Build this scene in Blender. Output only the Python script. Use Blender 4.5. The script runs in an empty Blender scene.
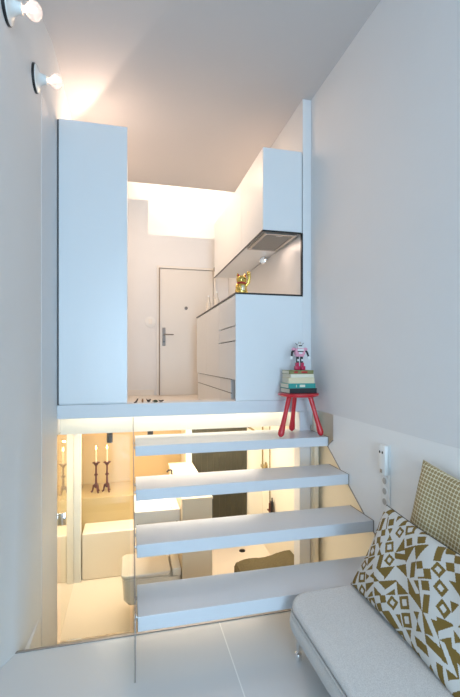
import bpy, bmesh, math, random
from mathutils import Vector, Matrix
random.seed(7)
SC = bpy.context.scene
COL = SC.collection
PI = math.pi

# ------------------------------------------------------------------ materials
def mat(name, col, rough=0.5, metal=0.0, bump=0.0, bscale=40.0, var=0.0, vscale=3.0, emit=None, estr=0.0, coat=0.0, spec=0.5):
    m = bpy.data.materials.new(name); m.use_nodes = True
    nt = m.node_tree; b = nt.nodes['Principled BSDF']
    b.inputs['Base Color'].default_value = (*col, 1)
    b.inputs['Roughness'].default_value = rough
    b.inputs['Metallic'].default_value = metal
    b.inputs['Specular IOR Level'].default_value = spec
    b.inputs['Coat Weight'].default_value = coat
    if emit:
        b.inputs['Emission Color'].default_value = (*emit, 1)
        b.inputs['Emission Strength'].default_value = estr
    tc = nt.nodes.new('ShaderNodeTexCoord')
    if var:
        n = nt.nodes.new('ShaderNodeTexNoise'); n.inputs['Scale'].default_value = vscale
        n.inputs['Detail'].default_value = 4
        nt.links.new(tc.outputs['Object'], n.inputs['Vector'])
        mx = nt.nodes.new('ShaderNodeMix'); mx.data_type = 'RGBA'
        mx.inputs[6].default_value = (*[c * (1 - var) for c in col], 1)
        mx.inputs[7].default_value = (*[min(1, c * (1 + var)) for c in col], 1)
        nt.links.new(n.outputs['Fac'], mx.inputs[0])
        nt.links.new(mx.outputs[2], b.inputs['Base Color'])
    if bump:
        n2 = nt.nodes.new('ShaderNodeTexNoise'); n2.inputs['Scale'].default_value = bscale
        n2.inputs['Detail'].default_value = 3
        nt.links.new(tc.outputs['Object'], n2.inputs['Vector'])
        bp = nt.nodes.new('ShaderNodeBump'); bp.inputs['Strength'].default_value = bump
        bp.inputs['Distance'].default_value = 0.002
        nt.links.new(n2.outputs['Fac'], bp.inputs['Height'])
        nt.links.new(bp.outputs['Normal'], b.inputs['Normal'])
    return m

M = {}
M['wall'] = mat('white_wall_paint', (0.80, 0.80, 0.80), 0.7, bump=0.25, bscale=30, var=0.015)
M['wall_rough'] = mat('white_plaster', (0.80, 0.80, 0.79), 0.75, bump=0.5, bscale=14, var=0.02)
M['wall_low'] = mat('white_plaster_lit', (0.90, 0.90, 0.89), 0.6, bump=0.4, bscale=14)  # lighter base colour puts the lower wall's brighter light into the paint
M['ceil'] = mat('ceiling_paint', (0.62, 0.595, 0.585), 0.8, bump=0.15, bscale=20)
M['cream'] = mat('cream_paint', (0.86, 0.81, 0.68), 0.55, bump=0.1)
M['lacquer'] = mat('white_lacquer', (0.80, 0.82, 0.83), 0.32, var=0.01)
M['tread'] = mat('painted_tread', (0.70, 0.72, 0.75), 0.28, bump=0.1, bscale=60)
M['beam'] = mat('painted_beam', (0.74, 0.76, 0.78), 0.45)
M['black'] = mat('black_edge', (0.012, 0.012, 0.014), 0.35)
M['groove'] = mat('shadow_gap', (0.10, 0.10, 0.10), 0.7)
M['steel'] = mat('brushed_steel', (0.55, 0.52, 0.48), 0.35, 1.0, bump=0.2, bscale=200)
M['chrome'] = mat('chrome', (0.85, 0.85, 0.85), 0.08, 1.0)
M['grille'] = mat('hood_grille_metal', (0.38, 0.35, 0.31), 0.5, 0.3)
M['red'] = mat('red_painted_wood', (0.62, 0.018, 0.03), 0.3, coat=0.4)
M['grey_edge'] = mat('grey_metal_edge', (0.33, 0.30, 0.28), 0.4, 0.5)
M['tan'] = mat('ochre_wall', (0.62, 0.45, 0.23), 0.3, var=0.06, vscale=2)
M['tan_shaded'] = mat('ochre_shaded', (0.52, 0.385, 0.19), 0.35, var=0.06)  # wall ochre darkened, the shade of the lower part is in the colour
M['tub'] = mat('cream_enamel', (0.88, 0.79, 0.66), 0.3)
M['ceramic'] = mat('white_ceramic', (0.90, 0.87, 0.80), 0.12, coat=0.5)
M['darkpanel'] = mat('dark_green_glass', (0.055, 0.052, 0.034), 0.3, var=0.3, vscale=8)
M['pony'] = mat('beige_microcement', (0.80, 0.67, 0.49), 0.5, var=0.05)
M['iron'] = mat('rusty_wrought_iron', (0.13, 0.035, 0.018), 0.6, 0.4, bump=0.5)
M['wax'] = mat('ivory_wax', (0.92, 0.70, 0.45), 0.5)
M['flame'] = mat('candle_flame', (1, 0.6, 0.2), 0.5, emit=(1, 0.62, 0.25), estr=14)
M['rug'] = mat('olive_rug', (0.13, 0.105, 0.05), 0.95, bump=1.0, bscale=120, var=0.35, vscale=60)
M['gold'] = mat('gold_lacquer', (0.80, 0.56, 0.14), 0.22, 0.75)
M['redp'] = mat('red_paint', (0.45, 0.02, 0.02), 0.4)
M['whitep'] = mat('white_plastic', (0.85, 0.85, 0.83), 0.35)
M['pink'] = mat('pink_plastic', (0.85, 0.38, 0.50), 0.35)
M['crimson'] = mat('crimson_plastic', (0.60, 0.015, 0.08), 0.3)
M['porcelain'] = mat('porcelain', (0.82, 0.83, 0.80), 0.25)
M['teal'] = mat('teal_cover', (0.03, 0.32, 0.28), 0.5)
M['blackc'] = mat('black_cover', (0.02, 0.022, 0.025), 0.5)
M['creamc'] = mat('cream_cover', (0.76, 0.66, 0.44), 0.6)
M['ivoryc'] = mat('ivory_cover', (0.82, 0.77, 0.62), 0.6)
M['olivec'] = mat('olive_cover', (0.22, 0.22, 0.08), 0.6, var=0.3, vscale=40)
M['paper'] = mat('paper_block', (0.80, 0.74, 0.60), 0.8)
M['bird'] = mat('dark_brown_figure', (0.05, 0.03, 0.02), 0.6)
M['bird2'] = mat('tan_figure', (0.35, 0.17, 0.08), 0.6)
M['bird3'] = mat('green_black_figure', (0.05, 0.06, 0.025), 0.6)
M['bottle'] = mat('smoked_bottle', (0.75, 0.70, 0.62), 0.2)
M['brass'] = mat('aged_nickel', (0.45, 0.38, 0.22), 0.25, 0.9)
M['dsteel'] = mat('dull_door_steel', (0.20, 0.17, 0.15), 0.4, 0.6)
M['doorw'] = mat('door_paint', (0.80, 0.76, 0.70), 0.4)

def tile_floor(name, col, joint, x0, y0, w, l):
    m = mat(name, col, 0.22, var=0.02)
    nt = m.node_tree; b = nt.nodes['Principled BSDF']
    geo = nt.nodes.new('ShaderNodeNewGeometry')
    mp = nt.nodes.new('ShaderNodeMapping'); mp.inputs['Location'].default_value = (-x0, -y0, 0)
    nt.links.new(geo.outputs['Position'], mp.inputs['Vector'])
    br = nt.nodes.new('ShaderNodeTexBrick'); br.offset = 0.0
    br.inputs['Scale'].default_value = 1.0
    br.inputs['Color1'].default_value = (*col, 1); br.inputs['Color2'].default_value = (*[c * .98 for c in col], 1)
    br.inputs['Mortar'].default_value = (*joint, 1)
    br.inputs['Mortar Size'].default_value = 0.003
    br.inputs['Brick Width'].default_value = w; br.inputs['Row Height'].default_value = l
    nt.links.new(mp.outputs[0], br.inputs['Vector'])
    nt.links.new(br.outputs['Color'], b.inputs['Base Color'])
    return m
M['tile'] = tile_floor('white_floor_tiles', (0.70, 0.70, 0.70), (0.92, 0.92, 0.90), 0.485, 2.48, 1.3, 1.3)
M['bfloor'] = mat('cream_resin_floor', (0.92, 0.81, 0.69), 0.25, var=0.02)
M['kfloor'] = mat('kitchen_floor', (0.80, 0.74, 0.66), 0.3, var=0.02)

def glass_mat(name, tint=(1, 1, 1), refl=1.0):
    m = bpy.data.materials.new(name); m.use_nodes = True
    nt = m.node_tree; nt.nodes.clear()
    out = nt.nodes.new('ShaderNodeOutputMaterial'); mx = nt.nodes.new('ShaderNodeMixShader')
    tr = nt.nodes.new('ShaderNodeBsdfTransparent'); tr.inputs[0].default_value = (*tint, 1)
    gl = nt.nodes.new('ShaderNodeBsdfGlossy'); gl.inputs['Roughness'].default_value = 0.02
    fr = nt.nodes.new('ShaderNodeFresnel'); fr.inputs['IOR'].default_value = 1.45
    mu = nt.nodes.new('ShaderNodeMath'); mu.operation = 'MULTIPLY'; mu.inputs[1].default_value = refl
    nt.links.new(fr.outputs[0], mu.inputs[0]); nt.links.new(mu.outputs[0], mx.inputs[0])
    nt.links.new(tr.outputs[0], mx.inputs[1]); nt.links.new(gl.outputs[0], mx.inputs[2])
    nt.links.new(mx.outputs[0], out.inputs['Surface'])
    return m
M['glass'] = glass_mat('clear_glass', (0.96, 0.985, 0.975), 0.8)
M['bulb'] = mat('lit_bulb_glass', (0.95, 0.93, 0.92), 0.08, emit=(1, .66, .52), estr=.12)
M['bulb'].node_tree.nodes['Principled BSDF'].inputs['Alpha'].default_value = .38
M['mirrorwall'] = mat('glossy_yellow_glass_cladding', (0.80, 0.68, 0.42), 0.05, metal=0.0, coat=1.0)
M['mirrorwall'].node_tree.nodes['Principled BSDF'].inputs['IOR'].default_value = 2.4

def fabric(name, c1, c2, scale):
    m = mat(name, c1, 0.9, bump=0.6, bscale=scale)
    nt = m.node_tree; b = nt.nodes['Principled BSDF']
    tc = nt.nodes.new('ShaderNodeTexCoord')
    n = nt.nodes.new('ShaderNodeTexNoise'); n.inputs['Scale'].default_value = scale; n.inputs['Detail'].default_value = 2
    mx = nt.nodes.new('ShaderNodeMix'); mx.data_type = 'RGBA'
    mx.inputs[6].default_value = (*c1, 1); mx.inputs[7].default_value = (*c2, 1)
    nt.links.new(tc.outputs['Object'], n.inputs['Vector'])
    cr = nt.nodes.new('ShaderNodeMapRange'); cr.inputs[1].default_value = 0.35; cr.inputs[2].default_value = 0.65
    nt.links.new(n.outputs['Fac'], cr.inputs[0]); nt.links.new(cr.outputs[0], mx.inputs[0])
    nt.links.new(mx.outputs[2], b.inputs['Base Color'])
    b.inputs['Sheen Weight'].default_value = 0.2
    return m
M['sofa'] = fabric('pale_grey_upholstery', (0.60, 0.59, 0.575), (0.77, 0.76, 0.74), 320)
M['sofa_base'] = fabric('grey_upholstery_base', (0.54, 0.53, 0.51), (0.66, 0.65, 0.63), 320)
M['cloth_back'] = fabric('plain_linen', (0.50, 0.42, 0.26), (0.60, 0.52, 0.34), 200)

def attr_fabric(name):
    m = mat(name, (1, 1, 1), 0.85, bump=0.4, bscale=260)
    nt = m.node_tree; b = nt.nodes['Principled BSDF']
    a = nt.nodes.new('ShaderNodeVertexColor'); a.layer_name = 'print'
    nt.links.new(a.outputs['Color'], b.inputs['Base Color'])
    return m
M['print'] = attr_fabric('printed_cotton')

def lattice_fabric(name):
    m = mat(name, (1, 1, 1), 0.9)
    nt = m.node_tree; b = nt.nodes['Principled BSDF']
    uv = nt.nodes.new('ShaderNodeUVMap')
    sep = nt.nodes.new('ShaderNodeSeparateXYZ'); nt.links.new(uv.outputs[0], sep.inputs[0])
    def mth(op, a, bv=None):
        n = nt.nodes.new('ShaderNodeMath'); n.operation = op
        for i, v in enumerate((a, bv)):
            if v is None: continue
            if isinstance(v, (int, float)): n.inputs[i].default_value = v
            else: nt.links.new(v, n.inputs[i])
        return n.outputs[0]
    N = 34
    s1 = mth('ABSOLUTE', mth('SINE', mth('MULTIPLY', sep.outputs[0], PI * N)))
    s2 = mth('ABSOLUTE', mth('SINE', mth('MULTIPLY', sep.outputs[1], PI * N)))
    prod = mth('MULTIPLY', s1, s2)
    mr = nt.nodes.new('ShaderNodeMapRange'); mr.inputs[1].default_value = 0.14; mr.inputs[2].default_value = 0.30
    nt.links.new(prod, mr.inputs[0])
    mx = nt.nodes.new('ShaderNodeMix'); mx.data_type = 'RGBA'
    mx.inputs[6].default_value = (0.74, 0.67, 0.48, 1); mx.inputs[7].default_value = (0.34, 0.25, 0.115, 1)
    nt.links.new(mr.outputs[0], mx.inputs[0]); nt.links.new(mx.outputs[2], b.inputs['Base Color'])
    return m
M['lattice'] = lattice_fabric('beige_lattice_weave')

# ------------------------------------------------------------------ mesh helpers
def NB(): return bmesh.new()
def box(bm, x0, x1, y0, y1, z0, z1, bev=0.0, seg=2):
    r = bmesh.ops.create_cube(bm, size=1.0)
    vs = r['verts']
    for v in vs:
        v.co = Vector(((x0 + x1) / 2 + v.co.x * (x1 - x0), (y0 + y1) / 2 + v.co.y * (y1 - y0), (z0 + z1) / 2 + v.co.z * (z1 - z0)))
    if bev:
        es = list({e for v in vs for e in v.link_edges})
        bmesh.ops.bevel(bm, geom=es, offset=bev, segments=seg, profile=0.5, affect='EDGES')
    return bm
def frame(d):
    d = d.normalized()
    a = Vector((0, 0, 1)) if abs(d.z) < 0.9 else Vector((1, 0, 0))
    x = d.cross(a).normalized(); y = d.cross(x).normalized()
    return x, y
def tube(bm, pts, rads, n=12, cap=True):
    pts = [Vector(p) for p in pts]
    if not isinstance(rads, (list, tuple)): rads = [rads] * len(pts)
    rings = []
    X = None
    for i, p in enumerate(pts):
        d = (pts[min(i + 1, len(pts) - 1)] - pts[max(i - 1, 0)])
        if X is None: X, Y = frame(d)
        else:
            dn = d.normalized(); X = (X - dn * X.dot(dn)).normalized(); Y = dn.cross(X)
        rings.append([bm.verts.new(p + (X * math.cos(2 * PI * k / n) + Y * math.sin(2 * PI * k / n)) * rads[i]) for k in range(n)])
    for a, b in zip(rings, rings[1:]):
        for k in range(n):
            bm.faces.new((a[k], a[(k + 1) % n], b[(k + 1) % n], b[k]))
    if cap:
        bm.faces.new(rings[0][::-1]); bm.faces.new(rings[-1])
    return bm
def lathe(bm, base, axis, prof, n=24):
    """prof: (distance along axis, radius)"""
    base = Vector(base); axis = Vector(axis).normalized()
    return tube(bm, [base + axis * h for h, r in prof], [max(r, 1e-4) for h, r in prof], n)
def ball(bm, c, r, sc=(1, 1, 1), rot=None, n=16):
    res = bmesh.ops.create_uvsphere(bm, u_segments=n, v_segments=max(8, n // 2 + 2), radius=1)
    Mx = Matrix.Translation(Vector(c)) @ (rot.to_4x4() if rot else Matrix.Identity(4)) @ Matrix.Diagonal((r * sc[0], r * sc[1], r * sc[2], 1))
    bmesh.ops.transform(bm, matrix=Mx, verts=res['verts'])
    return bm
def prism(bm, poly, axis, a0, a1):
    """poly in the two remaining axes in order; extruded along axis"""
    def P(u, v, w):
        return {'x': (w, u, v), 'y': (u, w, v), 'z': (u, v, w)}[axis]
    A = [bm.verts.new(P(u, v, a0)) for u, v in poly]; B = [bm.verts.new(P(u, v, a1)) for u, v in poly]
    n = len(poly)
    for k in range(n): bm.faces.new((A[k], A[(k + 1) % n], B[(k + 1) % n], B[k]))
    bm.faces.new(A[::-1]); bm.faces.new(B)
    return bm
def rrect(x0, x1, y0, y1, r, n=8):
    pts = []
    for cx, cy, a in ((x1 - r, y1 - r, 0), (x0 + r, y1 - r, 90), (x0 + r, y0 + r, 180), (x1 - r, y0 + r, 270)):
        for k in range(n + 1):
            t = math.radians(a + 90 * k / n); pts.append((cx + r * math.cos(t), cy + r * math.sin(t)))
    return pts
def slab(bm, x0, x1, y0, y1, z0, z1, r, bev, n=8, seg=4):
    """rounded-plan slab with soft top and bottom edges"""
    rings = []
    def ring(inset, z):
        rr = max(r - inset, 0.002)
        return [bm.verts.new((x, y, z)) for x, y in rrect(x0 + inset, x1 - inset, y0 + inset, y1 - inset, rr, n)]
    for k in range(seg + 1):
        a = PI / 2 * k / seg
        rings.append(ring(bev * (1 - math.sin(a)), z0 + bev * (1 - math.cos(a))))
    for k in range(seg + 1):
        a = PI / 2 * k / seg
        rings.append(ring(bev * (1 - math.cos(a)), z1 - bev * (1 - math.sin(a))))
    m = len(rings[0])
    for a, b in zip(rings, rings[1:]):
        for k in range(m): bm.faces.new((a[k], a[(k + 1) % m], b[(k + 1) % m], b[k]))
    bm.faces.new(rings[0][::-1]); bm.faces.new(rings[-1])
    return bm

def wloc(o):
    v = Vector(o.location)
    while o.parent: o = o.parent; v = v + Vector(o.location)
    return v
def obj(name, bm, m, parent=None, smooth=None, origin=None, label=None):
    base = wloc(parent) if parent else Vector((0, 0, 0))
    og = Vector(origin) if origin else None
    if og is None and parent is None:
        mn = Vector([min(v.co[i] for v in bm.verts) for i in range(3)]); mxv = Vector([max(v.co[i] for v in bm.verts) for i in range(3)])
        og = Vector(((mn.x + mxv.x) / 2, (mn.y + mxv.y) / 2, mn.z))
    if og is None: og = base
    bmesh.ops.translate(bm, vec=-og, verts=bm.verts)
    bmesh.ops.recalc_face_normals(bm, faces=bm.faces)
    me = bpy.data.meshes.new(name); bm.to_mesh(me); bm.free()
    if isinstance(m, (list, tuple)):
        for q in m: me.materials.append(q)
    else: me.materials.append(m)
    if smooth is not None:
        for p in me.polygons: p.use_smooth = True
        me.set_sharp_from_angle(angle=math.radians(smooth))
    o = bpy.data.objects.new(name, me); COL.objects.link(o)
    o.location = og - base
    if parent: o.parent = parent
    if label: o['label'] = label
    return o
def thing(name, label, cat, loc, group=None):
    o = bpy.data.objects.new(name, None); COL.objects.link(o); o.empty_display_size = 0.05
    o.location = loc; o['label'] = label; o['category'] = cat
    if group: o['group'] = group
    return o
def tag(o, label, cat, group=None, kind=None):
    o['label'] = label; o['category'] = cat
    if group: o['group'] = group
    if kind: o['kind'] = kind
    return o
def struct(name, bm, m, parent=None, smooth=None):
    o = obj(name, bm, m, parent, smooth)
    if parent is None: o['kind'] = 'structure'
    return o
def B(*a, **k): return box(NB(), *a, **k)

# heights below are relative to the eye (z=0); everything is lifted by EYE at the end
EYE = 1.465
FL = -1.465        # living room floor
BF = -2.12        # bathroom floor
KF = -0.50        # kitchen floor
CE = 2.20         # ceiling
XL, XR = -0.518, 1.49
XW = 1.489         # thick lower wall face on the right
YP = 3.20         # plane of the kitchen front
YK = 5.90         # entrance door wall
YR = -3.4         # rear wall
YE = 2.247         # edge of living floor

# ------------------------------------------------------------------ setting
struct('floor', B(-0.75, 1.6, YR, YE, FL - 0.06, FL), M['tile'])
struct('floor', B(-0.65, 1.61, YE - 0.06, 5.0, BF - 0.08, BF), M['bfloor'])
struct('floor', B(XL, 1.49, 3.40, YK + 0.6, -0.555, KF), M['kfloor'])
struct('trim_1', B(-0.56, XW - .002, YE - 0.012, YE + 0.003, FL - 0.064, FL + 0.004), M['grey_edge'])
struct('wall_below_floor', B(-0.6, 1.6, YE - 0.06, YE - 0.04, BF, FL - 0.06), M['cream'])
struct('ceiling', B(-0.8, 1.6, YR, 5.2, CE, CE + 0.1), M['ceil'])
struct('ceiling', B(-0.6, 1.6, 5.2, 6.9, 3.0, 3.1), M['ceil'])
struct('wall_upper_soffit', B(-0.6, 1.6, 5.16, 5.2, CE + 0.1, 3.0), M['wall'])
# left wall, leaning outwards a little towards the camera
bm = NB()
prof = [(-0.518, YP - .001), (-0.518, 2.66), (-0.532, 2.5), (-0.548, 2.26), (-0.57, 2.21), (-0.60, 2.15), (-0.64, 1.9), (-0.66, YR)]
mid = [(-0.518, YP - .001), (-0.518, 2.66), (-0.519, 2.5), (-0.520, 2.26), (-0.521, 2.21), (-0.522, 2.1), (-0.53, 1.85), (-0.60, YR)]
top = [(-0.518, YP - .001), (-0.522, 3.05), (-0.55, 2.85), (-0.575, 2.7), (-0.60, 2.5), (-0.62, 2.2), (-0.65, 1.8), (-0.66, YR)]
rows = []
for z, A_, B_, f in [(-1.54, prof, mid, 0), (-1.13, prof, mid, .25), (-.72, prof, mid, .5), (-.31, prof, mid, .75), (.1, prof, mid, 1), (1.0, mid, top, 0), (1.72, mid, top, 0), (1.9, mid, top, .25), (2.05, mid, top, .6), (2.2, mid, top, 1)]:
    rows.append([bm.verts.new((p[0] * (1 - f) + q[0] * f, p[1] * (1 - f) + q[1] * f, z)) for p, q in zip(A_, B_)])
for a, b in zip(rows, rows[1:]):
    for k in range(len(prof) - 1): bm.faces.new((a[k], a[k + 1], b[k + 1], b[k]))
r = bmesh.ops.extrude_face_region(bm, geom=list(bm.faces))
for v in [g for g in r['geom'] if isinstance(g, bmesh.types.BMVert)]: v.co.x -= 0.15
struct('wall_left', bm, M['wall_rough'], smooth=60)
struct('trim_2', B(XL - .02, XL + 0.0015, 2.66, YP, -2.1, 1.62), M['beam'])
struct('wall_left_stairwell', B(-0.65, -0.520, YE - .04, YP + .0, BF, -1.53), M['wall'])
struct('wall_left_bathroom', B(-0.65, XL, YP, 5.0, BF, -0.555), M['mirrorwall'])
struct('wall_left_kitchen', B(-0.65, XL, YP, 6.9, KF - .05, 3.0), M['wall'])
struct('wall_right', B(XR, XR + 0.12, YR, YP, -0.412, CE), M['wall'])
struct('wall_right_kitchen', B(1.415, XR + .12, YP + .004, 6.9, KF - .05, 3.0), M['wall'])
struct('wall_right_bathroom', B(XR, XR + 0.12, YP, 5.0, BF, -0.555), M['cream'])
struct('wall_right_stairwell', B(1.56, 1.61, 1.2, YP, BF, -0.412), M['cream'])
# thick lower wall with the sloping cut that carries the treads
poly = [(YR, FL - .05), (YR, -0.412), (2.811, -0.412), (2.811, -0.606), (2.90, -0.666), (1.75, -0.666 - (2.90 - 1.75) * 0.67), (1.70, FL - .05)]
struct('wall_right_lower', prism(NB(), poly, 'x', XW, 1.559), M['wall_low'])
struct('trim_9', tube(NB(), [(XW - .001, 2.815, -.606), (XW - .001, 2.90, -.666), (XW - .001, 1.75, -0.666 - (2.90 - 1.75) * 0.67)], .004, 6), M['grey_edge'])
# rear wall with the window opening behind the camera
bm = NB()
box(bm, -0.66, -0.45, YR - .15, YR, FL, CE); box(bm, .95, 1.49, YR - .15, YR, FL, CE)
box(bm, -0.45, .95, YR - .15, YR, FL, FL + .25); box(bm, -0.45, .95, YR - .15, YR, 1.75, CE)
struct('wall_rear', bm, M['wall'])
w = struct('window_1', B(-0.44, .94, YR - .09, YR - .08, FL + .26, 1.74), M['glass'])
bm = NB()
for a in (-0.45, 0.23, .90): box(bm, a, a + .05, YR - .11, YR - .06, FL + .25, 1.75)
for a in (FL + .25, 1.70): box(bm, -0.40, .90, YR - .11, YR - .06, a, a + .05)
struct('window_frame', bm, M['whitep'], w)
# front beam and slab edge, pillars
struct('trim_3', B(XL, XR, YP - .002, YP + 0.06, -0.434, -0.332, bev=.003), M['beam'])
struct('trim_4', B(XL, XR, YP + .06, 3.40, -0.36, -0.336), M['beam'])
struct('trim_5', B(XL, XR, 3.36, 3.399, -0.575, -0.36), M['cream'])
struct('trim_6', B(1.385, XR - .007, YP - .001, YP + 0.12, BF, -0.436), M['beam'])
struct('trim_7', B(1.497, 1.53, YP - 0.05, YP - .002, BF, -0.45), M['cream'])
# bathroom back
struct('wall_back_bathroom', B(XL, 0.65, 4.95, 5.0, BF, -0.555), M['tan'])
struct('wall_back_side', B(0.60, 0.655, 4.5, 4.95, BF, -0.555), M['cream'])
struct('wall_back_right', B(0.655, XR, 4.5, 4.56, BF, -0.555), M['cream'])
# kitchen back
bm = NB(); box(bm, XL, 0.25, YK, YK + .1, KF, 2.26); box(bm, 0.25, 1.415, YK, YK + .1, KF, 1.78)
struct('wall_back', bm, M['wall'])
struct('wall_back_niche', B(XL, 1.415, 6.4, 6.5, 1.6, 3.0), M['wall'])
struct('wall_niche_ledge', B(XL, 1.415, YK + .1, 6.4, 1.68, 1.78), M['wall'])
struct('baseboard_back', B(XL, 0.33, YK - .012, YK, KF, KF + 0.08), M['doorw'])

# ------------------------------------------------------------------ entrance door
d = struct('door_1', B(0.405, 1.18, YK - .03, YK - .002, KF + .002, 1.30, bev=.002), M['doorw'])
bm = NB(); box(bm, 0.37, 0.40, YK - .05, YK - .001, KF, 1.335); box(bm, 1.185, 1.215, YK - .05, YK - .001, KF, 1.335); box(bm, 0.40, 1.185, YK - .05, YK - .001, 1.305, 1.335)
struct('door_frame', bm, M['doorw'], d)
struct('shadow_gap', B(0.396, 0.410, YK - .054, YK - .026, KF + .002, 1.305), mat('door_gap', (.22, .15, .1), .7), d)
bm = B(0.445, 0.49, YK - .038, YK - .03, 0.20, 0.46, bev=.004)
h = struct('handle_plate', bm, M['dsteel'], d)
bm = tube(NB(), [(0.467, YK - .036, .36), (0.467, YK - .075, .36), (0.49, YK - .085, .36), (0.60, YK - .085, .36)], .009, 10)
struct('door_lever', bm, M['dsteel'], h, 40)
struct('keyhole', lathe(NB(), (0.467, YK - .038, .26), (0, -1, 0), [(0, .012), (.008, .012)], 12), M['black'], h)
struct('peephole', lathe(NB(), (0.785, YK - .03, .745), (0, -1, 0), [(0, .024), (.006, .024), (.008, .012)], 16), M['dsteel'], d, 40)
struct('door_hinge_cap', ball(NB(), (1.215, YK - .06, 1.32), .045, (.7, .5, 1)), M['dsteel'], d, 40)
sw = thing('light_switch', 'round white light switch on the wall left of the entrance door', 'light switch', (0.28, YK, .52))
obj('plate', lathe(NB(), (0.28, YK, .54), (0, -1, 0), [(0, .075), (.012, .075), (.016, .066)], 24), M['whitep'], sw, 40)
obj('rocker', B(.255, .305, YK - .024, YK - .016, .505, .575, bev=.004), M['doorw'], sw)

# ------------------------------------------------------------------ wardrobe on the left
wd = thing('wardrobe', 'tall smooth white wardrobe left of the kitchen, almost ceiling high', 'wardrobe', (-.26, YP + .3, KF + .17))
obj('carcass', B(XL + .001, -.023, YP + .022, YP + .95, -.332, 1.762), M['lacquer'], wd)
obj('door', B(XL + .012, -.020, YP, YP + .02, -.322, 1.767, bev=.0015), M['lacquer'], wd)
obj('shadow_gap', B(XL + .001, XL + .012, YP + .012, YP + .021, -.332, 1.765), M['groove'], wd)

# ------------------------------------------------------------------ kitchen
XF, XB = 0.83, 1.413
CT = 0.548
# units
def base_unit(y0, y1, label, drawers):
    t = thing('base_cabinet', label, 'cabinet', ((XF + XB) / 2, (y0 + y1) / 2, KF), 'white base cabinets under the worktop')
    obj('carcass', B(XF + .02, XB, y0 + (.205 if y0 == YP else 0), y1 - .001, KF + .001, CT - .014), M['lacquer'], t)
    if y0 == YP: obj('side_panel', B(XF, XB, y0, y0 + .018, -.331, CT - .014, bev=.001), M['lacquer'], t)
    zs = drawers
    for a, b in zip(zs, zs[1:]):
        obj('drawer', B(XF + (.0 if a > -.18 else .012), XF + .0195, y0 + .004 + ((.018 if a > -.17 else .203) if y0 == YP else 0), y1 - .003, a + .004, b - .004, bev=.001), M['lacquer'], t)
    obj('shadow_gap', B(XF + .0196, XF + .0199, y0 + (.205 if y0 == YP else .004), y1 - .004, zs[0], zs[-1]), M['groove'], t)
    return t
base_unit(YP, 3.84, 'white base cabinet nearest the steps, with stacked drawers and plain side panel', [-.495, -.285, -.165, .157, .28, CT - .016])
base_unit(3.84, 4.52, 'white handleless base cabinet in the middle of the kitchen run', [-.495, -.285, -.165, CT - .016])
base_unit(4.52, 5.19, 'white handleless base cabinet nearest the entrance door', [-.495, -.285, -.165, CT - .016])
wt = obj('worktop', B(XF + .004, XB, YP + .004, 5.20, CT - .013, CT - .0004), M['lacquer'])
tag(wt, 'thin pale worktop with black edge running over the white base cabinets', 'worktop')
obj('front_edge', B(XF - .003, XF + .004, YP - .002, 5.20, CT - .013, CT), M['black'], wt, label='black edge strip')
obj('side_edge', B(XF + .004, XB, YP - .002, YP + .004, CT - .013, CT), M['black'], wt, label='black edge strip')
nf = thing('niche_surround', 'thin black edging around the open niche above the worktop', 'trim', (XB - .01, YP, CT))
obj('upright', B(XB - .012, XB + .001, YP - .003, YP + .02, CT + .001, 1.068), M['black'], nf)
obj('underside_edge', B(1.058, XB - .012, YP - .003, YP + .008, 1.058, 1.070), M['black'], nf)
obj('front_edge', B(1.056, 1.064, YP + .009, 5.19, 1.058, 1.070), M['black'], nf)
bs = obj('splashback', B(XB - .012, XB, YP + .02, 5.2, CT + .001, 1.057), mat('pale_glass_splashback', (.74, .72, .70), .25))
tag(bs, 'smooth pale splashback panel behind the worktop', 'splashback')
for y0, y1, lab in ((YP, 3.88, 'white wall cabinet nearest the steps, above the extractor hood'), (3.88, 4.54, 'white wall cabinet in the middle of the row of three'), (4.54, 5.19, 'white wall cabinet nearest the entrance door')):
    t = thing('wall_cabinet', lab, 'cabinet', (1.23, (y0 + y1) / 2, 1.072), 'white wall cabinets over the worktop')
    obj('carcass', B(1.082, 1.412, y0 + (.018 if y0 == YP else .0), y1 - .001, 1.072, 1.748), M['lacquer'], t)
    if y0 == YP: obj('side_panel', B(1.062, 1.404, y0, y0 + .017, 1.072, 1.75, bev=.001), M['lacquer'], t)
    obj('door', B(1.062, 1.080, y0 + .002 + (.018 if y0 == YP else 0), y1 - .003, 1.072, 1.75, bev=.001), M['lacquer'], t)
# hood
hd = thing('extractor_hood', 'grey metal extractor hood set into the underside of the nearest wall cabinet', 'extractor hood', (1.22, 3.42, 1.05))
hx0, hx1, hy0, hy1 = 1.085, 1.375, 3.23, 3.74
bm = NB()
box(bm, hx0, hx0 + .025, hy0, hy1, 1.050, 1.070); box(bm, hx1 - .025, hx1, hy0, hy1, 1.050, 1.070)
box(bm, hx0 + .025, hx1 - .025, hy0, hy0 + .025, 1.050, 1.070); box(bm, hx0 + .025, hx1 - .025, hy1 - .025, hy1, 1.050, 1.070)
obj('frame', bm, M['steel'], hd)
bm = NB(); y = hy0 + .03
while y < hy1 - .03: box(bm, hx0 + .026, hx1 - .026, y, y + .006, 1.056, 1.064); y += .012
obj('filter_slats', bm, M['grille'], hd)
obj('backing', B(hx0 + .026, hx1 - .026, hy0 + .026, hy1 - .026, 1.064, 1.070), mat('filter_dark', (.12, .11, .1), .6), hd)
obj('latch', B(1.20, 1.26, hy0 + .035, hy0 + .05, 1.047, 1.055, bev=.002), M['chrome'], hd)
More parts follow.
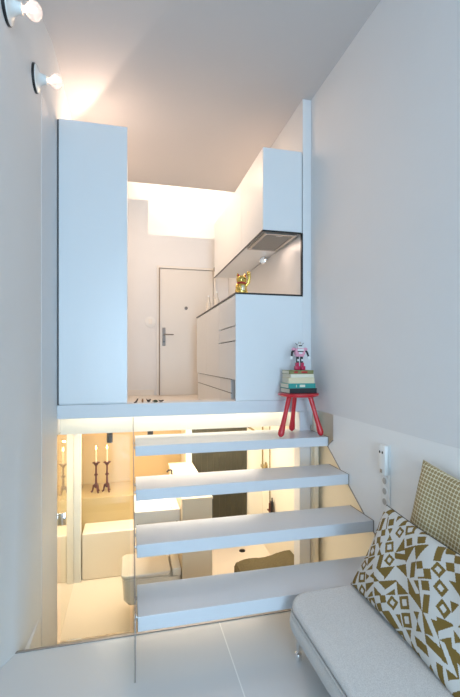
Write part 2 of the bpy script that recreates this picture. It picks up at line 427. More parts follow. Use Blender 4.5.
# under cabinet spot
sp = thing('under_cabinet_spotlight', 'small chrome swivel spotlight under the wall cabinets', 'lamp', (1.345, 4.05, 1.06))
obj('mount', lathe(NB(), (1.345, 4.05, 1.071), (0, 0, -1), [(0, .03), (.012, .03), (.016, .01), (.03, .01)], 16), M['chrome'], sp, 40)
obj('head', lathe(NB(), (1.365, 4.10, 1.045), (-.5, -1, -.25), [(0, .012), (.01, .024), (.07, .034), (.072, .028)], 16), M['chrome'], sp, 40)
obj('lens', lathe(NB(), (1.365 - .0315, 4.10 - .063, 1.045 - .0158), (-.5, -1, -.25), [(0.0, .026), (.004, .024)], 16), M['whitep'], sp, 40)
# bottles at the far end of the worktop
for bx, by, lab in ((0.925, 4.86, 'slim pale bottle at the far end of the worktop'), (0.96, 4.55, 'pale bottle with tapering neck between the slim bottle and the gold cat')):
    t = thing('bottle', lab, 'bottle', (bx, by, CT), 'bottles on the worktop')
    obj('body', lathe(NB(), (bx, by, CT + .0005), (0, 0, 1), [(0, .024), (.004, .029), (.13, .029), (.17, .012), (.21, .011)], 20), M['bottle'], t, 40)
    obj('cap', lathe(NB(), (bx, by, CT + .211), (0, 0, 1), [(0, .013), (.02, .013), (.022, .008)], 16), M['whitep'], t, 40)

# gold lucky cat
cx, cy, cz = 0.915, 3.34, CT
ct = thing('lucky_cat_figurine', 'small gold beckoning cat figurine on the corner of the worktop', 'figurine', (cx, cy, cz))
bm = NB()
lathe(bm, (cx, cy, cz + .0005), (0, 0, 1), [(0, .034), (.006, .042), (.03, .044), (.06, .038), (.085, .028), (.095, .02)], 24)
ball(bm, (cx, cy - .005, cz + .108), .034, (1.12, .95, .92))
ball(bm, (cx - .026, cy - .03, cz + .012), .016, (1, 1.3, .8)); ball(bm, (cx + .026, cy - .03, cz + .012), .016, (1, 1.3, .8))
for s in (-1, 1): lathe(bm, (cx + s * .022, cy - .002, cz + .128), (s * .25, 0, 1), [(0, .014), (.012, .010), (.026, .002)], 10)
obj('body', bm, M['gold'], ct, 50)
bm = tube(NB(), [(cx + .03, cy - .01, cz + .065), (cx + .048, cy - .018, cz + .09), (cx + .052, cy - .02, cz + .125), (cx + .046, cy - .028, cz + .15)], [.012, .012, .012, .014], 12)
ball(bm, (cx + .045, cy - .03, cz + .15), .015)
obj('raised_paw', bm, M['gold'], ct, 60)
bm = tube(NB(), [(cx - .03, cy - .012, cz + .07), (cx - .04, cy - .03, cz + .052), (cx - .022, cy - .045, cz + .042)], [.011, .011, .011], 10)
ball(bm, (cx - .02, cy - .045, cz + .042), .012)
obj('lowered_paw', bm, M['gold'], ct, 60)
for s in (-1, 1): obj('inner_ear', lathe(NB(), (cx + s * .0225, cy - .010, cz + .132), (s * .25, -.1, 1), [(0, .008), (.008, .007), (.016, .001)], 8), M['redp'], ct)
bm = tube(NB(), [(cx + .031 * math.cos(a), cy - .004 + .028 * math.sin(a), cz + .083) for a in [2 * PI * k / 20 for k in range(21)]], .005, 8)
obj('collar', bm, M['redp'], ct, 60)
obj('coin', ball(NB(), (cx, cy - .045, cz + .045), .016, (.9, .25, 1.2)), mat('pale_coin', (.75, .7, .5), .3, .5), ct, 60)
bm = NB()
for s in (-1, 1): ball(bm, (cx + s * .013, cy - .036, cz + .113), .005, (1.2, .5, .6), n=8)
ball(bm, (cx, cy - .038, cz + .103), .004, n=8)
obj('face_marks', bm, M['black'], ct, 60)
ct.scale = (1.2, 1.2, 1.2)

# ------------------------------------------------------------------ stairs
TR = [(-0.593, 2.885, 3.30, 'uppermost floating white stair tread, the one the red stool stands on'),  # treads, living floor, stool, sockets and daybed: one group scaled up about the camera
      (-0.799, 2.58, 2.873, 'floating white stair tread second from the top'),
      (-1.008, 2.28, 2.563, 'floating white stair tread third from the top, ending beside the sockets'),
      (-1.210, 1.97, 2.258, 'lowest floating white stair tread, ending behind the sofa')]
for z, y0, y1, lab in TR:
    t = thing('stair_tread', lab, 'stair tread', (.75, (y0 + y1) / 2, z - .070), 'floating white stair treads')
    obj('board', B(0.036, XW - .006, y0, y1, z - .070, z, bev=.002), M['tread'], t)
    obj('end_plate', B(XW - .005, XW - .0006, y0, y1, z - .072, z + .001), M['grey_edge'], t, label='dark metal plate')
    for q in (.08, -.08): obj('glass_fixing', lathe(NB(), (.0355, (y0 + y1) / 2 + q, z - .035), (-1, 0, 0), [(0, .009), (.0085, .009)], 12), M['steel'], t)
gb = thing('glass_balustrade', 'frameless clear glass panel along the left ends of the stair treads', 'balustrade', (.023, 2.7, FL))
poly = [(1.908, FL + .001), (YE + .006, FL + .001), (YE + .006, -1.9), (YP - .004, -1.9), (YP - .004, -.436), (1.908, -1.15)]
obj('glass_pane', prism(NB(), poly, 'x', .020, .026), M['glass'], gb)
obj('polished_edge', B(.0198, .0262, 1.904, 1.908, FL + .001, -1.15), M['grey_edge'], gb)
obj('top_edge', tube(NB(), [(.023, 1.908, -1.148), (.023, YP - .004, -.436)], .0028, 6), M['grey_edge'], gb)

# bathroom glass door at the left of the steps
gd = thing('glass_door', 'clear glass bathroom door on chrome hinges, left of the steps', 'door', (-.24, YP + .09, BF))
obj('glass_pane', B(XL + .012, .0, YP + .08, YP + .088, BF + .006, -.58), M['glass'], gd)
bm = NB(); box(bm, XL + .001, XL + .05, YP + .073, YP + .095, -1.24, -1.15, bev=.003); 
obj('hinge', bm, M['chrome'], gd, 40)

# ------------------------------------------------------------------ stool
sx, sy, sz = 1.299, 3.028, -0.593
st = thing('stool', 'small red wooden stool with three club-shaped legs on the top stair tread', 'stool', (sx, sy, sz))
obj('seat', lathe(NB(), (sx, sy, -.287), (0, 0, 1), [(0, .143), (.005, .157), (.014, .163), (.023, .161), (.028, .151)], 48), M['red'], st, 40)
for fx, fy in ((1.115, 2.935), (1.440, 2.915), (1.300, 3.165)):
    a = Vector((sx + (fx - sx) * .52, sy + (fy - sy) * .52, -.283)); b = Vector((fx, fy, sz + .019))
    dv = b - a
    pts = [a + dv * f for f in (0, .15, .4, .7, .88, .96, 1.0, 1.04)]
    obj('leg', tube(NB(), pts, [.019, .0185, .0165, .0185, .024, .0245, .0205, .009], 20), M['red'], st, 50)
# books
def book(z, h, w, dp, rot, cover, label, cat='book', off=(0, 0), title=None):
    t = thing('book', label, cat, (sx + off[0], sy + off[1], z), 'books stacked on the red stool')
    R = Matrix.Rotation(rot, 4, 'Z')
    def fin(bm): 
        bmesh.ops.transform(bm, matrix=Matrix.Translation((sx + off[0], sy + off[1], 0)) @ R, verts=bm.verts); return bm
    bm = NB(); c = .003
    box(bm, -w / 2, w / 2, -dp / 2, dp / 2, z, z + c); box(bm, -w / 2, w / 2, -dp / 2, dp / 2, z + h - c, z + h)
    box(bm, -w / 2, w / 2, -dp / 2 - c, -dp / 2, z, z + h)
    obj('cover', fin(bm), cover, t)
    obj('page_block', fin(B(-w / 2 + .003, w / 2 - .003, -dp / 2 + .0005, dp / 2 - .003, z + c, z + h - c)), M['paper'], t)
    if title:
        for x0, x1 in title[1]: obj('spine_marking', fin(B(x0, x1, -dp / 2 - c - .001, -dp / 2 - c, z + h * .25, z + h * .75)), title[0], t)
    return t
zz = -.258
specs = [(.034, .205, .15, .06, M['blackc'], 'black hardback at the bottom of the pile on the red stool', (.0, 0), None),
         (.034, .200, .145, .02, M['teal'], 'teal green book lying on the black one in the pile', (-.006, 0), (M['ivoryc'], [(-.05, -.045), (-.02, .025)])),
         (.040, .185, .14, -.05, M['creamc'], 'thick cream book in the middle of the pile', (-.004, 0), None),
         (.024, .175, .135, .05, M['ivoryc'], 'thin ivory book just beneath the olive one', (-.004, 0), None),
         (.026, .180, .135, .0, M['olivec'], 'mottled olive book on top of the pile, under the toy robot', (-.008, 0), (M['redp'], [(-.06, -.03), (.0, .05)]))]
specs = [(a * 1.13, b * 1.13, c * 1.13) + tuple(r_) for a, b, c, *r_ in specs]
for h, w_, dp, rot, cv, lab, off, ti in specs:
    book(zz, h - .0006, w_, dp, rot, cv, lab, off=off, title=ti); zz += h
# toy robot
rx, ry, rz = sx + .006, sy - .01, zz + .0005
rb = thing('toy_robot', 'pink, white and black toy robot standing on top of the book pile', 'toy', (rx, ry, rz))
k = 1.2
def rbx(bm, x0, x1, y0, y1, z0, z1, bev=.002): return box(bm, rx + x0 * k, rx + x1 * k, ry + y0 * k, ry + y1 * k, rz + z0 * k, rz + z1 * k, bev=bev)
for s in (-1, 1):
    bm = rbx(NB(), s * .019 - .014, s * .019 + .014, -.024, .02, 0, .026, .005)
    rbx(bm, s * .017 - .010, s * .017 + .010, -.012, .012, .026, .048, .003)
    obj('boot', bm, M['crimson'], rb, 40)
    obj('leg', rbx(NB(), s * .014 - .008, s * .014 + .008, -.008, .008, .048, .088, .002), M['blackc'], rb)
    obj('knee_pad', rbx(NB(), s * .014 - .006, s * .014 + .006, -.012, -.008, .058, .072, .001), M['whitep'], rb)
bm = rbx(NB(), -.026, .026, -.014, .014, .088, .102); obj('waist', bm, M['pink'], rb)
bm = rbx(NB(), -.034, .034, -.018, .018, .102, .142, .004); obj('torso', bm, M['pink'], rb)
bm = rbx(NB(), -.022, .022, -.022, -.018, .125, .138, .001); rbx(bm, -.012, .012, -.022, -.018, .106, .118, .001); obj('chest_plate', bm, M['whitep'], rb)
obj('chest_stripe', rbx(NB(), -.020, .020, -.0215, -.018, .1185, .1245, .0005), M['blackc'], rb)
bm = rbx(NB(), -.016, .016, -.014, .014, .144, .172, .005)
hdq = obj('head', bm, M['porcelain'], rb, 40)
obj('helmet_crest', rbx(NB(), -.006, .006, -.012, .012, .172, .186, .003), M['steel'], hdq)
obj('visor', rbx(NB(), -.012, .012, -.0165, -.0142, .156, .164, .0005), M['blackc'], hdq)
for s in (-1, 1): obj('antenna', tube(NB(), [(rx + s * .014 * k, ry, rz + .165 * k), (rx + s * .03 * k, ry, rz + .178 * k)], [.003, .0015], 8), M['blackc'], hdq)
for s in (-1, 1):
    a = obj('arm', tube(NB(), [(rx + s * .034 * k, ry, rz + .135 * k), (rx + s * .052 * k, ry - .002, rz + .118 * k), (rx + s * .060 * k, ry - .012, rz + .088 * k)], [.009, .0085, .0075], 10), M['blackc'], rb, 50)
    obj('shoulder', ball(NB(), (rx + s * .042 * k, ry, rz + .137 * k), .014 * k, (1, 1, .8)), M['pink'], a, 60)
    obj('fist', ball(NB(), (rx + s * .062 * k, ry - .014, rz + .080 * k), .0105 * k, (1, 1, 1.2)), M['whitep'], a, 60)

# ------------------------------------------------------------------ tiny animal figures on the kitchen edge
ZE = -.3318; YE2 = YP + .035
def fig(name, label, x, parts, m, cat='figurine'):
    bm = NB()
    for p in parts: 
        if p[0] == 'b': ball(bm, (x + p[1], YE2, ZE + p[2]), p[3], p[4], Matrix.Rotation(p[5], 3, 'Y') if len(p) > 5 else None, n=12)
        else: tube(bm, [(x + q[0], YE2 + q[2], ZE + q[1]) for q in p[1]], p[2], 8)
    o = obj(name, bm, m, smooth=60); tag(o, label, cat, 'tiny animal figures on the kitchen edge'); return o
legs = lambda xs, h: [('t', [(q, 0.0005, s * .004), (q, h, s * .004)], .0014) for q in xs for s in (-1, 1)]
fig('bird_figurine', 'dark bird figurine with raised beak, leftmost of the five on the kitchen edge', 0.048,
    [('b', 0, .014, .011, (1.5, .6, .6), -.9), ('b', .007, .028, .006, (1, .8, 1)), ('t', [(.010, .030, 0), (.013, .038, 0)], [.003, .0006]), ('t', [(-.008, .006, 0), (-.020, .0025, 0)], [.005, .002])] + legs([.001], .010), M['bird'])
fig('animal_figurine', 'tiny reddish-tan animal figurine, second from the left on the kitchen edge', 0.094,
    [('b', 0, .014, .010, (.8, .6, 1.1)), ('b', .001, .026, .006, (1, .9, 1)), ('t', [(-.003, .030, 0), (-.004, .035, 0)], [.002, .0005]), ('t', [(.004, .030, 0), (.005, .035, 0)], [.002, .0005])] + legs([-.004, .005], .010), M['bird2'])
fig('bird_figurine', 'dark bird figurine with upturned tail, middle of the five on the kitchen edge', 0.141,
    [('b', 0, .015, .012, (1.2, .7, .8)), ('t', [(-.009, .018, 0), (-.018, .031, 0)], [.005, .002]), ('b', .011, .024, .006, (1, .8, 1)), ('t', [(.016, .024, 0), (.021, .023, 0)], [.002, .0005])] + legs([.001], .010), M['bird'])
fig('turtle_figurine', 'green-black domed turtle figurine, fourth from the left on the kitchen edge', 0.193,
    [('b', 0, .012, .014, (1.2, .9, .75)), ('b', -.018, .012, .0055, (1.2, .8, .8)), ('t', [(.014, .009, 0), (.021, .006, 0)], [.003, .001])] + legs([-.009, .009], .007), M['bird3'])
fig('lizard_figurine', 'flat dark long-bodied figurine, rightmost of the five on the kitchen edge', 0.236,
    [('b', 0, .012, .011, (1.3, .7, .6)), ('b', .014, .016, .006, (1.4, .8, .8)), ('t', [(-.010, .014, 0), (-.020, .022, 0)], [.004, .001])] + legs([-.006, .007], .008), M['bird'])

# ------------------------------------------------------------------ sockets on the right
sk = thing('socket_panel', 'tall white socket strip with three round outlets on the right wall', 'socket', (XW, 2.156, -.903))
ys0, ys1 = 2.117, 2.196
obj('mount_plate', B(XW - .006, XW - .0005, ys0 - .004, ys1 + .004, -.903, -.502, bev=.002), M['whitep'], sk)
bm = B(XW - .034, XW - .007, ys0 + .002, ys1 - .002, -.683, -.508, bev=.005)
ad = obj('plug_in_adapter', bm, M['whitep'], sk, 40)
obj('indicator', B(XW - .0355, XW - .034, ys0 + .028, ys1 - .03, -.672, -.650), M['grille'], ad)
for q in (-.013, .013): obj('socket_hole', ball(NB(), (XW - .034, (ys0 + ys1) / 2 + q, -.550), .0065, (.5, 1, 1.3), n=10), M['black'], ad)
for z in (-.7226, -.7847, -.8468):
    rg = lathe(NB(), (XW - .006, (ys0 + ys1) / 2, z), (-1, 0, 0), [(0, .027), (.004, .026), (.005, .0225)], 24)
    o_ = obj('outlet', rg, M['whitep'], sk, 40)
    bm = lathe(NB(), (XW - .0112, (ys0 + ys1) / 2, z), (-1, 0, 0), [(0, .0195), (.0012, .019)], 20)
    oo = obj('outlet_well', bm, mat('outlet_grey', (.48, .47, .45), .5), o_, 40)

# ------------------------------------------------------------------ sofa and cushions
SX0, SX1, SY0, SY1 = 0.75, 1.482, -0.15, 1.919
ST = -1.163
sf = thing('sofa', 'low pale grey upholstered daybed on small chrome feet along the right wall', 'sofa', ((SX0 + SX1) / 2, .8, FL))
obj('base', slab(NB(), SX0 - .012, SX1, SY0, SY1 + .012, -1.304, -1.206, .135, .039), M['sofa_base'], sf, 60)
obj('mattress', slab(NB(), SX0, SX1, SY0, SY1, -1.210, ST, .125, .021, seg=5), M['sofa'], sf, 60)
obj('piping', tube(NB(), [(x, y, -1.208) for x, y in rrect(SX0 - .002, SX1 - .004, SY0, SY1 + .002, .127)] + [(SX1 - .004, SY1 - .125, -1.208)], .004, 6), M['sofa_base'], sf, 60)
for lx, ly in ((.796, 1.857), (1.41, 1.84), (.82, -.05), (1.41, -.05)):
    l = obj('leg', lathe(NB(), (lx, ly, -1.302), (0, 0, -1), [(0, .024), (.004, .024), (.006, .009), (.120, .009)], 16), M['chrome'], sf, 40)
    obj('foot', lathe(NB(), (lx, ly, -1.421), (0, 0, -1), [(0, .009), (.006, .017), (.020, .020), (.036, .018), (.0435, .012)], 16), M['chrome'], l, 40)

def pillow(name, label, cat, C, ax, ay, hw, hh, th, m_front, colorfn=None, NX=60, NY=60, pin=0.07, edge_m=None, uvflag=False, bulge=.45):
    """C centre; ax, ay unit axes in the pillow plane; front normal = ax x ay"""
    ax = Vector(ax).normalized(); ay = Vector(ay); ay = (ay - ax * ay.dot(ax)).normalized(); nz = ax.cross(ay)
    C = Vector(C)
    t = thing(name, label, cat, C)
    def P(u, v, s):
        uu = u * (1 - pin * (1 - v * v)); vv = v * (1 - pin * (1 - u * u))
        f = max(0, (1 - u ** 4) * (1 - v ** 4)) ** bulge
        wr = .006 * math.sin(7 * u + 3 * v) * f
        return C + ax * hw * uu + ay * hh * vv + nz * (s * th * f + wr)
    for s, nm, mm in ((1, 'front_cover', m_front), (-1, 'back_cover', M['cloth_back'])):
        bm = NB(); nx, ny = (NX, NY) if s > 0 else (24, 24)
        G = [[bm.verts.new(P(-1 + 2 * i / nx, -1 + 2 * j / ny, s)) for i in range(nx + 1)] for j in range(ny + 1)]
        uvl = bm.loops.layers.uv.new('UVMap')
        cl = bm.loops.layers.float_color.new('print') if (colorfn and s > 0) else None
        for j in range(ny):
            for i in range(nx):
                f = bm.faces.new((G[j][i], G[j][i + 1], G[j + 1][i + 1], G[j + 1][i]) if s > 0 else (G[j][i], G[j + 1][i], G[j + 1][i + 1], G[j][i + 1]))
                cc = None
                if cl: cc = colorfn((i + .5) / nx, (j + .5) / ny)
                for lp in f.loops:
                    rel = lp.vert.co - C
                    lp[uvl].uv = ((rel.dot(ax) / hw + 1) / 2, (rel.dot(ay) / hh + 1) / 2)
                    if cc: lp[cl] = (*cc, 1)
        # (recalc in obj keeps open shells consistent enough)
        obj(nm, bm, mm, t, 80)
    ring = []
    for a, b in (((-1, -1), (1, -1)), ((1, -1), (1, 1)), ((1, 1), (-1, 1)), ((-1, 1), (-1, -1))):
        for q in range(16): ring.append(P(a[0] + (b[0] - a[0]) * q / 16, a[1] + (b[1] - a[1]) * q / 16, 1))
    ring.append(ring[0])
    obj('seam', tube(NB(), ring, .003, 6), edge_m or M['cloth_back'], t, 60)
    return t

OL = (0.20, 0.125, 0.022); WH = (0.66, 0.65, 0.62)
W_, H_ = 10.5, 7.0
rnd = random.Random(11)
cells = {}
def cellkind(i, j):
    if (i, j) not in cells: cells[(i, j)] = (rnd.choice([0, 0, 1, 1, 2, 3, 4, 4, 5, 6, 7, 8, 8, 9]), rnd.randrange(4))
    return cells[(i, j)]
for jj in range(-12, 24):
    for ii in range(-12, 24): cellkind(ii, jj)
def pattern(u, v):
    x, y = u * W_, v * H_
    a = math.radians(27 + 10 * math.sin(u * 3))
    x, y = x * math.cos(a) + y * math.sin(a), -x * math.sin(a) + y * math.cos(a)
    i, j = math.floor(x), math.floor(y); fx, fy = x - i, y - j
    kd, rt = cells.get((i, j), (0, 0))
    for _ in range(rt): fx, fy = fy, 1 - fx
    cx_, cy_ = fx - .5, fy - .5; mxx = max(abs(cx_), abs(cy_)); man = abs(cx_) + abs(cy_)
    if kd == 0: d = fx + fy < .95
    elif kd == 1: d = (mxx < .40 and mxx > .2)
    elif kd == 2: d = man < .48 and man > .22
    elif kd == 3: d = (fx < .5) != (fy < .5)
    elif kd == 4: d = fy < fx * .55 + .1 or fy > .5 + .5 * fx and fx > .2
    elif kd == 5: d = abs(cx_) * 1.9 < abs(cy_)
    elif kd == 6: d = (fx + fy < .7) or (fx + fy > 1.45)
    elif kd == 7: d = mxx < .42 and man > .3
    elif kd == 8: d = fx > .25 + .3 * fy and fx < .7 + .3 * fy
    else: d = mxx < .28 or (fx < .12)
    return OL if d else WH
# back cushion first
pillow('cushion', 'beige cushion with a fine woven lattice, leaning on the wall behind the patterned one', 'cushion',
       (1.402, 1.495, -.845), (0.10, -1, -.13), (0.20, -.04, 1.0), .31, .31, .045, M['lattice'], pin=.06)
pillow('cushion', 'oblong olive and white cushion with a bold geometric print, lying on the daybed', 'cushion',
       (1.195, 1.496, -.965), (-0.02, -1, -.03), (0.40, 0.0, 0.80), .39, .22, .048, M['print'], pattern, 300, 190, pin=.06, edge_m=M['blackc'])

# ------------------------------------------------------------------ wall lamps
for (ly, lz, lab) in ((1.965, 1.545, 'round wall lamp with bare globe bulb, nearest the camera at the top left'), (2.48, 1.575, 'round wall lamp with bare globe bulb, close to the wardrobe')):
    f = .25 if lz > 1.5 else 0
    x0 = -.520 if ly < 2.1 else -.512
    t = thing('wall_lamp', lab, 'lamp', (x0, ly, lz), 'bare bulb wall lamps on the left wall')
    obj('back_plate_shade', lathe(NB(), (x0 - .008, ly, lz), (1, 0, 0), [(0, .074), (.012, .074), (.014, .072)], 40), M['black'], t, 40)  # coloured black to stand in for the shadow gap behind the holder
    obj('porcelain_holder', lathe(NB(), (x0 + .006, ly, lz), (1, 0, 0), [(0, .071), (.005, .069), (.010, .052), (.018, .034), (.034, .026), (.054, .023)], 40), M['porcelain'], t, 50)
    bm = lathe(NB(), (x0 + .062, ly, lz), (1, 0, 0), [(0, .013), (.010, .015), (.018, .024), (.030, .0345), (.046, .040), (.062, .0355), (.074, .023), (.080, .006)], 28)
    bl = obj('bulb', bm, M['bulb'], t, 60)
    obj('filament', tube(NB(), [(x0 + .07, ly - .004, lz), (x0 + .098, ly - .012, lz + .006), (x0 + .112, ly, lz + .012), (x0 + .098, ly + .012, lz + .006), (x0 + .07, ly + .004, lz)], .0045, 8), mat('glowing_filament', (1, .7, .45), .5, emit=(1, .66, .45), estr=12), bl)

# ------------------------------------------------------------------ bathroom
# half-height wall block
pw = obj('half_wall', B(.41, .657, 3.30, 4.498, BF, -1.14, bev=.003), M['pony'])
tag(pw, 'beige half-height wall block with pale top between toilet and shower', 'partition')
ptop = obj('top_slab', B(.405, .662, 3.295, 4.498, -1.14, -1.125), M['pony'], pw)
# tub
tb = thing('built_in_bench', 'cream built-in bench with ochre raised back along the rear bathroom wall', 'bench', (.0, 4.4, BF))
obj('bench_body', B(XL + .07, .403, 4.15, 4.42, BF, -1.67, bev=.012, seg=3), M['tub'], tb)
obj('raised_back', B(XL + .002, .403, 4.4205, 4.948, BF, -1.42, bev=.003), M['tan_shaded'], tb)
struct('trim_8', B(XL + .001, XL + .062, 4.12, 4.185, BF, -.556), M['whitep'])
# candlesticks
for cx_, lab in ((-.353, 'left wrought-iron candlestick with burning candle on the raised back of the bench'), (-.240, 'right wrought-iron candlestick with burning candle on the raised back of the bench')):
    y_, z_ = 4.60, -1.4198
    t = thing('candlestick', lab, 'candlestick', (cx_, y_, z_), 'candlesticks on the raised back of the bench')
    bm = lathe(NB(), (cx_, y_, z_ + .05), (0, 0, 1), [(0, .012), (.01, .02), (.03, .024), (.05, .012), (.10, .010), (.13, .009), (.135, .02), (.148, .02), (.152, .009), (.235, .009), (.245, .018), (.262, .028), (.268, .040), (.272, .040), (.273, .01)], 18)
    obj('stem', bm, M['iron'], t, 40)
    for q in range(3):
        a = q * 2 * PI / 3 - PI / 2 + .5
        dx, dy = math.cos(a), math.sin(a)
        obj('foot', tube(NB(), [(cx_ + dx * .006, y_ + dy * .006, z_ + .085), (cx_ + dx * .026, y_ + dy * .026, z_ + .078), (cx_ + dx * .032, y_ + dy * .032, z_ + .045), (cx_ + dx * .036, y_ + dy * .036, z_ + .018), (cx_ + dx * .052, y_ + dy * .052, z_ + .0085)], [.008, .009, .009, .008, .009], 10), M['iron'], t, 50)
    cd = obj('candle', lathe(NB(), (cx_, y_, z_ + .322), (0, 0, 1), [(0, .009), (.005, .0095), (.130, .0085), (.135, .003)], 14), M['wax'], t, 40)
    obj('flame', lathe(NB(), (cx_, y_, z_ + .460), (0, 0, 1), [(0, .003), (.010, .009), (.024, .007), (.045, .001)], 12), M['flame'], cd, 60)
# ceiling spots
for x_, zb, lab in ((-.185, -.775, 'black cylindrical bathroom spotlight hanging above the candlesticks'), (.19, -.765, 'black cylindrical bathroom spotlight hanging above the washbasin')):
    t = thing('ceiling_spotlight', lab, 'lamp', (x_, 4.0, zb), 'black bathroom spotlights')
    obj('housing', lathe(NB(), (x_, 4.0, -.557), (0, 0, -1), [(0, .028), (-.557 - zb - .004, .028), (-.557 - zb, .024)], 20), M['black'], t, 40)
    obj('lens', lathe(NB(), (x_, 4.0, zb + .002), (0, 0, -1), [(0, .020), (.003, .018)], 16), mat('lamp_lens', (1, .85, .6), .5, emit=(1, .72, .4), estr=6), t, 40)
# toilet, projecting left from the half wall
tl = thing('toilet', 'cream wall-mounted toilet with closed lid below the stair treads', 'toilet', (.2, 3.5, BF))
bm = NB()
def loft(bm, secs):
    rings = [[bm.verts.new((x, y, z)) for x, y in rrect(a, b, c, d_, r_, 6)] for a, b, c, d_, r_, z in secs]
    m = len(rings[0])
    for a, b in zip(rings, rings[1:]):
        for q in range(m): bm.faces.new((a[q], a[(q + 1) % m], b[(q + 1) % m], b[q]))
    bm.faces.new(rings[0][::-1]); bm.faces.new(rings[-1]); return bm
loft(bm, [(.04, .40, 3.39, 3.58, .03, BF + .001), (.04, .40, 3.39, 3.58, .03, -1.965), (-.02, .405, 3.335, 3.665, .04, -1.945), (-.05, .405, 3.325, 3.685, .045, -1.91), (-.06, .405, 3.32, 3.69, .045, -1.75)])
obj('bowl', bm, M['ceramic'], tl, 50)
obj('seat', slab(NB(), -.064, .33, 3.316, 3.694, -1.749, -1.735, .05, .005), M['ceramic'], tl, 50)
obj('lid', slab(NB(), -.068, .325, 3.312, 3.697, -1.733, -1.700, .05, .012), M['ceramic'], tl, 50)
obj('cistern', B(.335, .405, 3.325, 3.69, -1.749, -1.69, bev=.008), M['ceramic'], tl, 40)
# basin
bs_ = thing('washbasin', 'rectangular white washbasin fixed to the half wall above the toilet', 'washbasin', (.2, 3.6, -1.40))
bm = NB()
x0, x1, y0, y1, z0, z1, tq = .03, .404, 3.42, 3.86, -1.37, -1.245, .022
box(bm, x0, x1, y0, y1, z0, z1 - .03); box(bm, x0, x0 + tq, y0, y1, z1 - .03, z1); box(bm, x1 - .06, x1, y0, y1, z1 - .03, z1)
box(bm, x0 + tq, x1 - .06, y0, y0 + tq, z1 - .03, z1); box(bm, x0 + tq, x1 - .06, y1 - tq, y1, z1 - .03, z1)
obj('bowl', bm, M['ceramic'], bs_)
obj('towel_rail', tube(NB(), [(.06, 3.419, -1.345), (.06, 3.395, -1.345), (.38, 3.395, -1.345), (.38, 3.419, -1.345)], .006, 8), M['brass'], bs_, 40)
tp = obj('tap', tube(NB(), [(.40, 4.04, -1.124), (.40, 4.04, -1.09), (.392, 4.04, -1.078), (.365, 4.04, -1.08), (.352, 4.04, -1.10)], .008, 10), M['black'], None, 50)
tag(tp, 'small black curved tap on the half wall behind the washbasin', 'tap')
# dark panel
dp_ = thing('shower_screen', 'dark green-black glass panel at the back right of the bathroom', 'screen', (.96, 4.49, BF))
obj('panel', B(.664, 1.295, 4.483, 4.497, BF + .01, -.60), M['darkpanel'], dp_)
bm = NB()
for q in range(9): box(bm, .70 + q * .068, .703 + q * .068, 4.480, 4.483, BF + .03, -.62)
obj('panel_ribs', bm, mat('panel_rib', (.075, .07, .045), .3), dp_)
# shower column on the right wall
sh = thing('shower_column', 'nickel shower pipe with arm and valve on the right bathroom wall', 'shower', (1.46, 4.40, -1.5))
obj('riser_pipe', tube(NB(), [(1.455, 4.40, -1.25), (1.455, 4.40, -.60)], .009, 10), M['brass'], sh, 40)
obj('shower_arm', tube(NB(), [(1.455, 4.40, -.87), (1.36, 4.30, -.80), (1.17, 4.12, -.675)], [.009, .009, .013], 10), M['brass'], sh, 40)
obj('hose', tube(NB(), [(1.478, 4.22, -.60), (1.478, 4.22, -1.75)], .006, 8), M['brass'], sh, 40)
bm = lathe(NB(), (1.487, 4.36, -1.19), (-1, 0, 0), [(0, .045), (.01, .045), (.014, .022), (.05, .022), (.052, .018)], 20)
box(bm, 1.43, 1.45, 4.33, 4.40, -1.205, -1.175, bev=.003)
obj('valve', bm, M['brass'], sh, 40)
hk = thing('toiletry_holder', 'small dark wire toiletry holder on the right bathroom wall', 'holder', (1.46, 4.2, -1.55))
obj('rack', B(1.44, 1.487, 4.06, 4.20, -1.62, -1.61), M['iron'], hk)
obj('bottle', lathe(NB(), (1.462, 4.10, -1.6095), (0, 0, 1), [(0, .018), (.10, .018), (.12, .008), (.15, .008)], 12), M['black'], hk, 40)
obj('bottle', lathe(NB(), (1.462, 4.165, -1.6095), (0, 0, 1), [(0, .015), (.07, .015), (.08, .006), (.10, .006)], 12), M['iron'], hk, 40)
# floor cushion
bm = NB(); nx, ny = 44, 26
def top_z(i, j):
    u, v = i / nx, j / ny
    e = min(u, 1 - u, v, 1 - v)
    return -1.85 + .045 * u - .05 * max(0, .25 - u) + .010 * math.sin(9 * u) + random.uniform(-.0015, .0015) - (.03 if e < .001 else 0)
G = [[bm.verts.new((.93 + .555 * i / nx, 3.34 + .30 * j / ny, top_z(i, j))) for i in range(nx + 1)] for j in range(ny + 1)]
for j in range(ny):
    for i in range(nx): bm.faces.new((G[j][i], G[j][i + 1], G[j + 1][i + 1], G[j + 1][i]))
r = bmesh.ops.extrude_face_region(bm, geom=list(bm.faces))
for v in [g for g in r['geom'] if isinstance(g, bmesh.types.BMVert)]: v.co.z = BF + .001
tag(obj('floor_cushion', bm, M['rug']), 'rumpled olive brown woven floor cushion in the bathroom, seen between the lowest treads', 'cushion')
dr = obj('floor_drain', lathe(NB(), (1.21, 4.38, BF + .0005), (0, 0, 1), [(0, .035), (.006, .034)], 16), M['black'])
tag(dr, 'small dark round drain in the bathroom floor beyond the mat', 'drain')

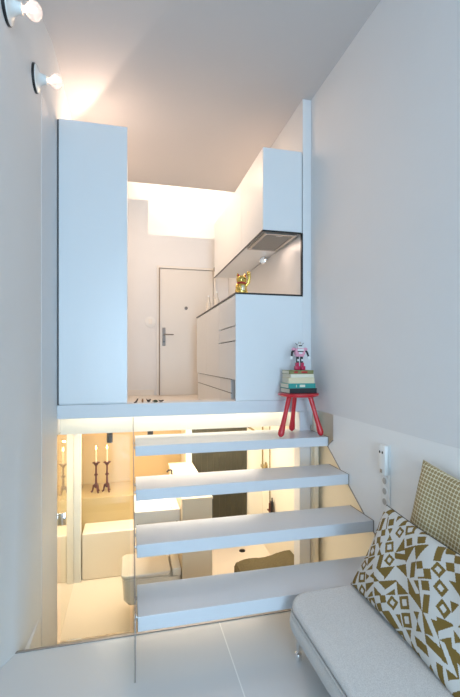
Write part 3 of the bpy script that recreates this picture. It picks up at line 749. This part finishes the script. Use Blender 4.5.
# ------------------------------------------------------------------ lights
def area(name, loc, rot, sx_, sy_, power, col):
    l = bpy.data.lights.new(name, 'AREA'); l.shape = 'RECTANGLE'; l.size = sx_; l.size_y = sy_
    l.energy = power; l.color = col
    o = bpy.data.objects.new(name, l); COL.objects.link(o); o.location = loc; o.rotation_euler = rot
    return o
def point(name, loc, power, col, r=.02):
    l = bpy.data.lights.new(name, 'POINT'); l.energy = power; l.color = col; l.shadow_soft_size = r
    o = bpy.data.objects.new(name, l); COL.objects.link(o); o.location = loc; return o
WARM = (1, .66, .40); AMB = (1, .72, .42)
area('window_daylight', (.25, YR - .25, .2), (PI / 2, 0, 0), 1.4, 2.7, 200, (.57, .77, 1.0))
up = bpy.data.lights.new('uplighter', 'SPOT'); up.energy = 8; up.color = (1, .74, .58); up.spot_size = math.radians(174); up.spot_blend = .04; up.shadow_soft_size = .02
uo = bpy.data.objects.new('uplighter', up); COL.objects.link(uo); uo.location = (-.24, 3.75, 1.80)
uo.rotation_euler = Vector((-.284, -.1548, -.0554)).to_track_quat('-Z', 'Y').to_euler()
area('wardrobe_back_light', (-.2, 4.6, 1.5), (PI, 0, 0), .3, .5, 1.2, (1, .70, .52))
area('cabinet_top_fill', (1.26, 4.3, 1.77), (PI, 0, 0), .2, 1.4, .8, (1, .68, .48))  # added fill that warms the kitchen ceiling, not an actual lamp
area('niche_light', (.75, 6.15, 2.95), (0, 0, 0), 1.2, .35, 17, (1, .80, .62))
area('entrance_fill', (.3, 4.75, 2.18), (0, 0, 0), .5, .3, 5.5, (1, .72, .50))  # extra light put in to brighten the door end, stands for no fitting
area('kitchen_fill', (.35, 4.1, 2.18), (0, 0, 0), .3, 1.0, 14, (1, .70, .48))  # fill added to lift the whole kitchen, no fitting in the ceiling here
area('hood_fill', (1.24, 3.48, 1.045), (0, 0, 0), .2, .3, .8, (1, .78, .64))  # made-up source that brightens the splashback and worktop
area('bathroom_ceiling_light', (.45, 3.95, -.57), (0, 0, 0), 1.5, .7, 28, (1, .87, .70))
area('beam_strip_light', (.45, 3.29, -.37), (0, 0, 0), 1.8, .02, 1.8, (1, .86, .66))
for q in (-.353, -.240): point('candle_light', (q, 4.66, -.87), .35, (1, .5, .2), .01)

w = bpy.data.worlds.new('world'); SC.world = w; w.use_nodes = True
w.node_tree.nodes['Background'].inputs[0].default_value = (.60, .75, 1, 1); w.node_tree.nodes['Background'].inputs[1].default_value = .5

# ------------------------------------------------------------------ camera
cd = bpy.data.cameras.new('camera'); cam = bpy.data.objects.new('camera', cd); COL.objects.link(cam)
cd.sensor_fit = 'HORIZONTAL'; cd.sensor_width = 36; cd.lens = 36 * 409 / 460
cd.shift_y = (360 - 348.5) / 460; cd.clip_start = .02
cam.location = (0, 0, 0); cam.rotation_euler = (PI / 2, 0, -math.radians(13.74))
SC.camera = cam
SC.view_settings.view_transform = 'Standard'; SC.view_settings.look = 'None'
SC.view_settings.gamma = 1; SC.view_settings.use_curve_mapping = False
SC.view_settings.exposure = 0.25
for o in list(SC.objects):
    if o.parent is None: o.location.z += EYE
